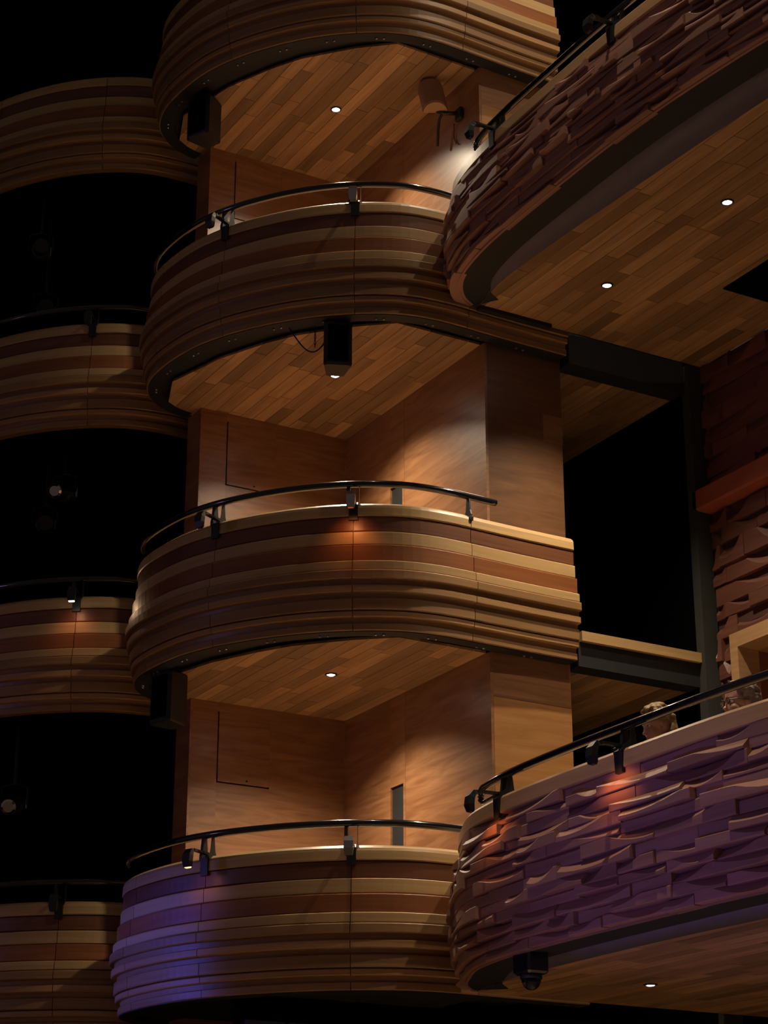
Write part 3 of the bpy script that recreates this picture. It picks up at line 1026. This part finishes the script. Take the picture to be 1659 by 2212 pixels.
def lantern(x, y, z, ang, ztop, label, big=False):
    t = tag(empty('stage_lantern', (x, y, z - 0.2)), label, 'stage light', 'unlit stage lanterns in the dark boxes')
    ca, sa = math.cos(ang), math.sin(ang)

    def T(l, w, zz):
        return (x + ca * l - sa * w, y + sa * l + ca * w, z + zz)
    vv, ff = tube_data([T(-0.22, 0, 0.07), T(-0.18, 0, 0.05), T(0.0, 0, 0.0), T(0.02, 0, 0.0), T(0.2, 0, -0.06)], [0.06, 0.09, 0.095, 0.075, 0.075], 14)
    mk('barrel', vv, ff, M_bracket, t)
    if big:
        vv, ff = tube_data([T(0.2, 0, -0.06), T(0.212, 0, -0.064)], [0.068, 0.05], 14)
        mk('front_lens', vv, ff, M_chrome, t)
    yk = [T(-0.05, -0.12, 0.02), T(-0.05, -0.12, 0.18), T(-0.05, 0.0, 0.22), T(-0.05, 0.12, 0.18), T(-0.05, 0.12, 0.02)]
    vv, ff = tube_data(yk, 0.010, 6)
    mk('yoke', vv, ff, M_bracket, t)
    vv, ff = tube_data([T(-0.05, 0, 0.22), T(-0.05, 0, ztop - z)], 0.018, 8)
    mk('hanging_clamp', vv, ff, M_bracket, t)
    tg = [T(-0.10, 0.10, 0.09), T(-0.10, 0.10, 0.0), T(-0.135, 0.10, 0.09), T(-0.135, 0.10, 0.0)]
    tg2 = [(a - sa * 0.006, b + ca * 0.006, c_) for a, b, c_ in tg]
    mk('tag', tg + tg2, [(0, 1, 3, 2), (4, 5, 7, 6), (0, 1, 5, 4), (2, 3, 7, 6), (0, 2, 6, 4), (1, 3, 7, 5)], M_white, t)
    return t


FA = math.atan2(-0.9, -0.3)
lantern(-2.60, 1.75, 2.20, FA, 2.82, 'unlit black stage lantern with white tag, upper of two in the dark box')
lantern(-2.42, 2.00, 1.68, FA, 2.82, 'unlit black stage lantern with white tag, lower of two in the dark box')
lantern(-2.21, 1.75, -0.38, FA - 0.4, 0.03, 'unlit black stage lantern with a glinting lens in the third dark box', True)
lantern(-2.26, 2.05, -0.62, FA, 0.03, 'unlit black stage lantern with white tag below the glinting one')
lantern(-2.50, 1.75, -3.52, FA - 0.2, -2.78, 'unlit black stage lantern catching blue light at the left edge', True)

# the shuttered lantern by the stage that throws the blue patch on the lowest striped front
def cut_dir(p):
    d = Vector(p) - Vector(BLUE_AT)
    return d


def shutters():
    aim = cut_dir((-2.4, -0.5, -5.4)).normalized()
    rgt = aim.cross(Vector((0, 0, 1))).normalized()
    upv = rgt.cross(aim).normalized()
    base = Vector(BLUE_AT) + aim * 0.45

    def uv(p):
        d = cut_dir(p)
        k = 0.45 / d.dot(aim)
        return d.dot(rgt) * k, d.dot(upv) * k
    ur = uv((-1.99, -1.37, -5.1))[0]
    vt = uv((-2.2, -0.6, -4.63))[1]
    vb = uv((-2.2, -0.6, -6.6))[1]
    ul = uv((-2.28, 0.12, -5.1))[0]
    lo, hi = min(ul, ur), max(ul, ur)
    t = tag(empty('profile_lantern', BLUE_AT), 'black stage profile lantern with shutters standing by the stage', 'stage light')

    def plate(u0, u1, v0, v1, name):
        vs_ = []
        for dd in (0.0, 0.006):
            for u, v in ((u0, v0), (u1, v0), (u1, v1), (u0, v1)):
                vs_.append(tuple(base + aim * dd + rgt * u + upv * v))
        mk(name, vs_, [(0, 1, 2, 3), (4, 5, 6, 7), (0, 1, 5, 4), (1, 2, 6, 5), (2, 3, 7, 6), (3, 0, 4, 7)], M_soft, t)
    plate(hi, 0.35, -0.35, 0.35, 'shutter')
    plate(-0.35, lo, -0.35, 0.35, 'shutter')
    plate(lo, hi, vt, 0.35, 'shutter')
    plate(lo, hi, -0.35, vb, 'shutter')
    bk = Vector(BLUE_AT) - aim * 0.10
    tube('lamp_house', [tuple(bk - aim * 0.35), tuple(bk - aim * 0.3), tuple(bk)], [0.10, 0.17, 0.17], M_bracket, t, 14)
    tube('stand', [(BLUE_AT[0] - aim.x * 0.3, BLUE_AT[1] - aim.y * 0.3, -9.2), tuple(bk - aim * 0.2)], 0.03, M_bracket, t, 8)


shutters()

# ------------------------------------------------------------------ two spectators in the lower circle


def sphere_data(c, rx, ry, rz, n=12, m=16):
    v, f = [], []
    for i in range(n + 1):
        a = math.pi * i / n
        for k in range(m):
            b = 2 * math.pi * k / m
            v.append((c[0] + rx * math.sin(a) * math.cos(b), c[1] + ry * math.sin(a) * math.sin(b), c[2] + rz * math.cos(a)))
    for i in range(n):
        for k in range(m):
            j = (k + 1) % m
            f.append((i * m + k, i * m + j, (i + 1) * m + j, (i + 1) * m + k))
    return v, f


def person(x, y, zseat, face_ang, nod, label, hair_mat, shirt_mat, long_hair, glasses):
    """seated figure built in metres about the hips: +X forward, +Z up"""
    root = tag(empty('person', (x, y, zseat)), label, 'person')
    root.rotation_euler = (0, 0, face_ang)

    def add(name, parts, mat, voxel, smooth_it=4, parent=root):
        vs_, fs_ = [], []
        for v, f in parts:
            o = len(vs_)
            vs_ += v
            fs_ += [tuple(i + o for i in q) for q in f]
        me = bpy.data.meshes.new(name)
        me.from_pydata(vs_, [], fs_)
        me.materials.append(mat)
        ob = link(bpy.data.objects.new(name, me))
        ob.parent = parent
        if voxel:
            r = ob.modifiers.new('remesh', 'REMESH')
            r.mode = 'VOXEL'
            r.voxel_size = voxel
            r.use_smooth_shade = True
            s_ = ob.modifiers.new('smooth', 'SMOOTH')
            s_.iterations = smooth_it
            s_.factor = 0.5
        return ob

    def limb(pts, rs, seg=12):
        parts = [tube_data(pts, rs, seg)]
        for p, r in zip(pts, rs):
            parts.append(sphere_data(p, r, r, r, 8, 12))
        return parts
    hc = Vector((0.05, 0, 0.72))                 # head centre
    R = Matrix.Rotation(nod, 3, 'Y')

    def HP(px, py, pz):
        return tuple(hc + R @ Vector((px, py, pz)))

    def hs(c, rx, ry, rz, n=12, m=16):
        v, f = sphere_data(c, rx, ry, rz, n, m)
        return [HP(*p) for p in v], f
    head = [hs((-0.005, 0, 0.035), 0.098, 0.076, 0.090), hs((0.030, 0, -0.040), 0.062, 0.058, 0.080), hs((0.055, 0, -0.095), 0.032, 0.036, 0.026),
            hs((0.092, 0, -0.018), 0.013, 0.010, 0.028), hs((0.104, 0, -0.032), 0.014, 0.014, 0.011), hs((0.076, 0, 0.026), 0.016, 0.052, 0.012),
            hs((0.062, 0.036, -0.030), 0.022, 0.020, 0.022), hs((0.062, -0.036, -0.030), 0.022, 0.020, 0.022),
            hs((0.084, 0, -0.064), 0.012, 0.024, 0.006), hs((0.082, 0, -0.076), 0.012, 0.020, 0.007)]
    for sg in (-1, 1):
        head += [hs((-0.008, sg * 0.078, -0.010), 0.022, 0.010, 0.033), hs((0.002, sg * 0.084, -0.006), 0.016, 0.006, 0.024)]
    neck = limb([(-0.02, 0, 0.46), (0.0, 0, 0.56), (0.02, 0, 0.66)], [0.066, 0.056, 0.054])
    torso = limb([(0, 0, 0.04), (-0.01, 0, 0.20), (-0.02, 0, 0.36), (-0.02, 0, 0.47)], [0.14, 0.135, 0.15, 0.09])
    arms, hands, legs = [], [], []
    for sg in (-1, 1):
        sh, el, wr_ = (-0.02, sg * 0.185, 0.45), (0.05, sg * 0.235, 0.20), (0.27, sg * 0.13, 0.135)
        arms += limb([(-0.02, sg * 0.05, 0.46), sh, el, wr_], [0.07, 0.058, 0.044, 0.032])
        hands += limb([wr_, (0.31, sg * 0.115, 0.125), (0.35, sg * 0.10, 0.115)], [0.028, 0.034, 0.032])
        for q, (dy, ln) in enumerate(((-0.027, 0.060), (-0.009, 0.070), (0.009, 0.066), (0.027, 0.050))):
            b0 = (0.365, sg * (0.10 + dy), 0.115)
            hands += limb([b0, (0.365 + ln * 0.55, sg * (0.10 + dy), 0.108), (0.365 + ln, sg * (0.10 + dy), 0.088)], [0.010, 0.009, 0.008], 8)
        hands += limb([(0.315, sg * 0.075, 0.125), (0.345, sg * 0.050, 0.122), (0.372, sg * 0.042, 0.112)], [0.013, 0.011, 0.009], 8)
        legs += limb([(0.0, sg * 0.09, 0.06), (0.43, sg * 0.11, 0.075), (0.42, sg * 0.11, -0.36)], [0.098, 0.066, 0.042])
        legs += limb([(0.40, sg * 0.11, -0.38), (0.54, sg * 0.115, -0.40)], [0.042, 0.034])
    add('body', head + neck + torso + arms + hands + legs, M_skin, 0.009, 3)
    for sg in (-1, 1):
        eb = add('eye', [hs((0.072, sg * 0.031, 0.008), 0.012, 0.012, 0.010, 8, 10)], M_eye, 0)
        add('iris', [hs((0.0825, sg * 0.031, 0.007), 0.0035, 0.005, 0.005, 6, 8)], M_trouser, 0, parent=eb)
    add('lips', [hs((0.087, 0, -0.064), 0.010, 0.020, 0.0045, 8, 10), hs((0.085, 0, -0.074), 0.010, 0.018, 0.0055, 8, 10)], M_lip, 0)
    big = [hs((-0.01, 0, 0.06), 0.0, 0.0, 0.0, 2, 4)]
    sh_parts = limb([(0, 0, 0.03), (-0.01, 0, 0.20), (-0.02, 0, 0.36), (-0.02, 0, 0.475)], [0.155, 0.152, 0.165, 0.10])
    for sg in (-1, 1):
        sh_parts += limb([(-0.02, sg * 0.05, 0.46), (-0.02, sg * 0.185, 0.45), (0.05, sg * 0.235, 0.20), (0.24, sg * 0.145, 0.145)], [0.085, 0.070, 0.056, 0.044])
    add('shirt', sh_parts, shirt_mat, 0.014, 3)
    tr_parts = []
    for sg in (-1, 1):
        tr_parts += limb([(0.0, sg * 0.09, 0.06), (0.43, sg * 0.11, 0.075), (0.42, sg * 0.11, -0.34)], [0.112, 0.078, 0.056])
    add('trousers', tr_parts, M_trouser, 0.014, 3)
    # hair: many short overlapping locks on the skull
    rnd = random.Random(len(label))
    locks = []
    cnt = 150 if not long_hair else 120
    for i in range(cnt):
        u, w = rnd.random(), rnd.random()
        a = math.acos(1 - u * 1.15)
        b = 2 * math.pi * w
        dx, dy, dz = math.sin(a) * math.cos(b), math.sin(a) * math.sin(b), math.cos(a)
        if dx > 0.45 and dz < 0.62:
            continue
        px, py, pz = -0.008 + 0.101 * dx, 0.080 * dy, 0.040 + 0.094 * dz
        if not long_hair:
            r = rnd.uniform(0.014, 0.022)
            locks.append(hs((px, py, pz), r * 1.1, r, r * 0.8, 5, 7))
        else:
            r = rnd.uniform(0.016, 0.022)
            locks.append(hs((px, py, pz), r * 1.2, r, r * 0.8, 5, 7))
    for i in range(60):
        a = rnd.uniform(0.55, 1.45) * math.pi
        zz = rnd.uniform(-0.055, 0.04)
        locks.append(hs((-0.012 + 0.094 * math.cos(a), 0.078 * math.sin(a), zz), 0.017, 0.014, 0.024, 5, 7))
    if long_hair:
        for i in range(46):
            a = rnd.uniform(0.52, 1.48) * math.pi
            p0 = HP(-0.015 + 0.095 * math.cos(a), 0.085 * math.sin(a), rnd.uniform(-0.03, 0.04))
            p1 = (p0[0] - 0.01, p0[1] * 1.08, p0[2] - 0.09)
            p2 = (p0[0] - 0.015 + rnd.uniform(-0.02, 0.02), p0[1] * 1.12, p0[2] - rnd.uniform(0.15, 0.22))
            locks.append(tube_data([p0, p1, p2], [0.016, 0.018, 0.008], 6))
    add('hair', locks, hair_mat, 0.006 if not long_hair else 0.007, 1)
    if glasses:
        gl = None
        for sg in (-1, 1):
            ring = [HP(0.103 - 0.006 * abs(math.cos(2 * math.pi * k / 16)), sg * 0.033 + 0.025 * math.cos(2 * math.pi * k / 16), 0.006 + 0.020 * math.sin(2 * math.pi * k / 16)) for k in range(17)]
            fr = add('glasses_frame', [tube_data(ring, 0.0028, 6), tube_data([HP(0.098, sg * 0.058, 0.010), HP(0.06, sg * 0.080, 0.012), HP(-0.01, sg * 0.088, 0.006)], 0.0025, 6)]
                     + ([tube_data([HP(0.104, -0.009, 0.010), HP(0.106, 0, 0.013), HP(0.104, 0.009, 0.010)], 0.0025, 6)] if sg == 1 else []), M_bracket, 0)
            dv = [HP(0.100, sg * 0.033 + 0.023 * math.cos(2 * math.pi * k / 14), 0.006 + 0.018 * math.sin(2 * math.pi * k / 14)) for k in range(14)]
            dv2 = [HP(0.102, sg * 0.033 + 0.023 * math.cos(2 * math.pi * k / 14), 0.006 + 0.018 * math.sin(2 * math.pi * k / 14)) for k in range(14)]
            add('spectacle_lens', [(dv + dv2, [tuple(range(14)), tuple(range(14, 28))] + [(k, (k + 1) % 14, 14 + (k + 1) % 14, 14 + k) for k in range(14)])], M_glass, 0, parent=fr)
    # the seat beneath
    st = tag(empty('theatre_seat', (x, y, zseat - 0.52)), 'red upholstered theatre seat under the ' + ('spectator with glasses' if glasses else 'sandy-haired spectator'), 'seat', 'circle seats')
    st.rotation_euler = (0, 0, face_ang)

    def loc_box(name, b, mat):
        v, f = bev_box_data(*b, 0.02)
        me = bpy.data.meshes.new(name)
        me.from_pydata(v, [], f)
        me.materials.append(mat)
        ob = link(bpy.data.objects.new(name, me))
        ob.parent = st
    k = 0.52 * S
    loc_box('cushion', (-0.20, 0.30, -0.23, 0.23, k - 0.13, k - 0.035), M_seat)
    loc_box('backrest', (-0.30, -0.20, -0.23, 0.23, k - 0.13, k + 0.40), M_seat)
    loc_box('pedestal', (-0.12, 0.12, -0.16, 0.16, 0.0, k - 0.12), M_bracket)
    return root


person(0.00, -4.72, -4.81, math.atan2(0.22, -1.0), 0.22, 'sandy-haired spectator in dark clothes looking down, seen behind the handrail', M_blond, M_shirt, False, False)
person(-0.06, -5.70, -4.90, math.atan2(0.25, -1.0), 0.02, 'grey-haired spectator with glasses at the right edge behind the handrail', M_grey, M_shirt2, True, True)
